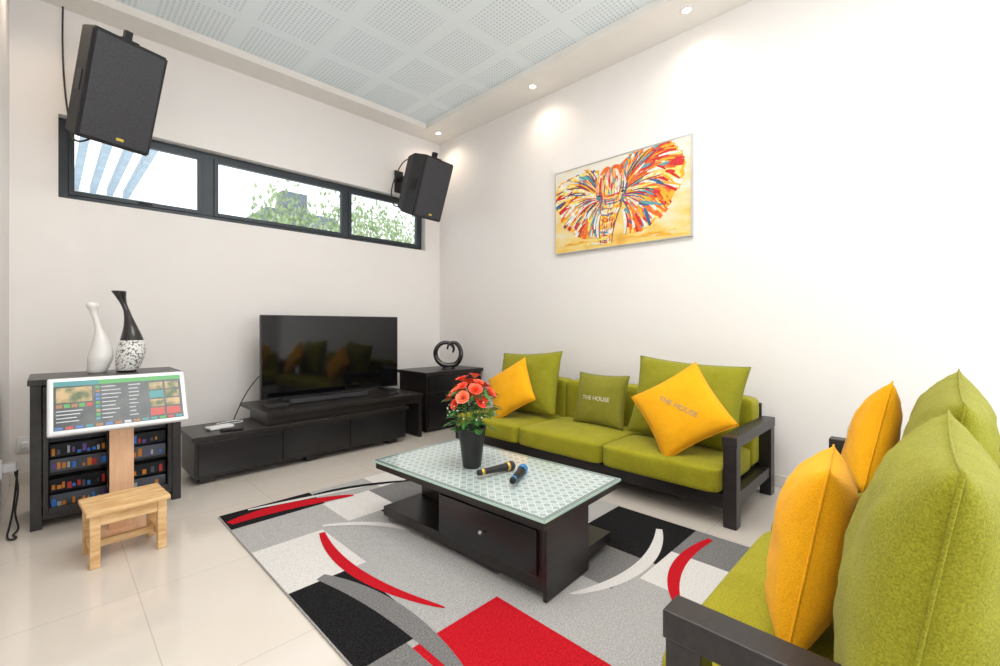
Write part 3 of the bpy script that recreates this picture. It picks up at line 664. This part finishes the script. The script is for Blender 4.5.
def tc_(t): return .665-.055*math.sin(max(0,t-.25)*2.6)   # trunk centre line (t 0 top .. 1 tip)
def tw(t): return .135-.075*t**.8
TY=lambda t:.50-.47*t
head=[(.505,.50),(.50,.60),(.535,.70),(.585,.765),(.63,.775),(.665,.755),(.70,.775),(.75,.765),(.80,.70),(.83,.60),(.825,.50)]
tr_=[(tc_(t)+tw(t),TY(t)) for t in [i/10 for i in range(1,11)]]; tl_=[(tc_(t)-tw(t),TY(t)) for t in [i/10 for i in range(10,0,-1)]]
fill([(.665,.56)]+head[::-1],1)
for i in range(10):
    a,b2=i/10,(i+1)/10
    fill([(tc_(a)-tw(a),TY(a)),(tc_(a)+tw(a),TY(a)),(tc_(b2)+tw(b2),TY(b2)),(tc_(b2)-tw(b2),TY(b2))],[2,3,2,6][i%4])
for i in range(210):    # flowing brow and cheek strokes following the skull down into the trunk
    s=random.uniform(-1,1); t0=random.uniform(.40,.66); L0=random.uniform(.06,.14)
    def X(y,s=s): 
        k=(y-.40)/.36; return .665+s*(.125+.045*math.sin(max(0,min(1,k))*math.pi))
    stroke((X(t0),t0),(X(t0+L0/2)+random.uniform(-.01,.01),t0+L0/2),(X(min(.74,t0+L0)),min(.755-.03*abs(s)*2,t0+L0)),random.uniform(.010,.022),random.choice([6,3,2,1,0,5,4,10,0,6,3,2]))
for i in range(40):
    t=(i+.5)/41; y=TY(t); wd=tw(t)*.96; cx=tc_(t); h0=random.choice((-1,1))
    a=random.uniform(-1,-.1); b2=random.uniform(.1,1)
    stroke((cx+wd*a,y+.010*abs(a)),(cx,y-.018),(cx+wd*b2,y+.010*b2),random.uniform(.009,.017),random.choice([6,3,10,2,5,1,6,0,3,4]))
for i in range(50):
    t=random.uniform(.02,.9); s=random.uniform(-.9,.9); l=random.uniform(.06,.14)
    stroke((tc_(t)+tw(t)*s,TY(t)),(tc_(t+l/2)+tw(t+l/2)*s,TY(t+l/2)),(tc_(min(1,t+l))+tw(min(1,t+l))*s,TY(min(1,t+l))),random.uniform(.006,.014),random.choice([0,1,2,6,4,7,3]))
for sg in (-1,1):
    poly_stroke([Vector((tc_(t)+sg*tw(t),TY(t))) for t in [k/16 for k in range(1,17)]],.010,7,.3)
    stroke((.665+sg*.12,.33),(.665+sg*.175,.22),(.665+sg*.14,.10),.034,6); stroke((.665+sg*.137,.33),(.665+sg*.196,.22),(.665+sg*.15,.09),.006,8)
    cx=.665+sg*.125
    stroke((cx-.020,.500),(cx,.512),(cx+.020,.500),.018,8); stroke((cx-.03,.530),(cx,.548),(cx+.03,.526),.008,7); stroke((cx-.026,.478),(cx,.466),(cx+.026,.478),.007,4)
for i in range(14):
    s=random.uniform(.02,1.30); t0=random.uniform(.02,.08); stroke((s,t0),(s+.06,t0+.02),(s+.14,t0),random.uniform(.008,.02),random.choice([2,3,3,6,2]))
fin(bm,'brush_strokes',PM,pa)
# ---------------------------------------------------------------- camera
cd=bpy.data.cameras.new('cam'); cd.lens=16; cd.sensor_width=36; cd.shift_y=-.007; cd.clip_start=.05
co=bpy.data.objects.new('camera',cd); co.location=(0,0,1.2); co.rotation_euler=(math.radians(90),0,math.radians(-45.4)); COL.objects.link(co)
S.camera=co
S.view_settings.view_transform='Standard'; S.view_settings.look='None'; S.view_settings.exposure=0
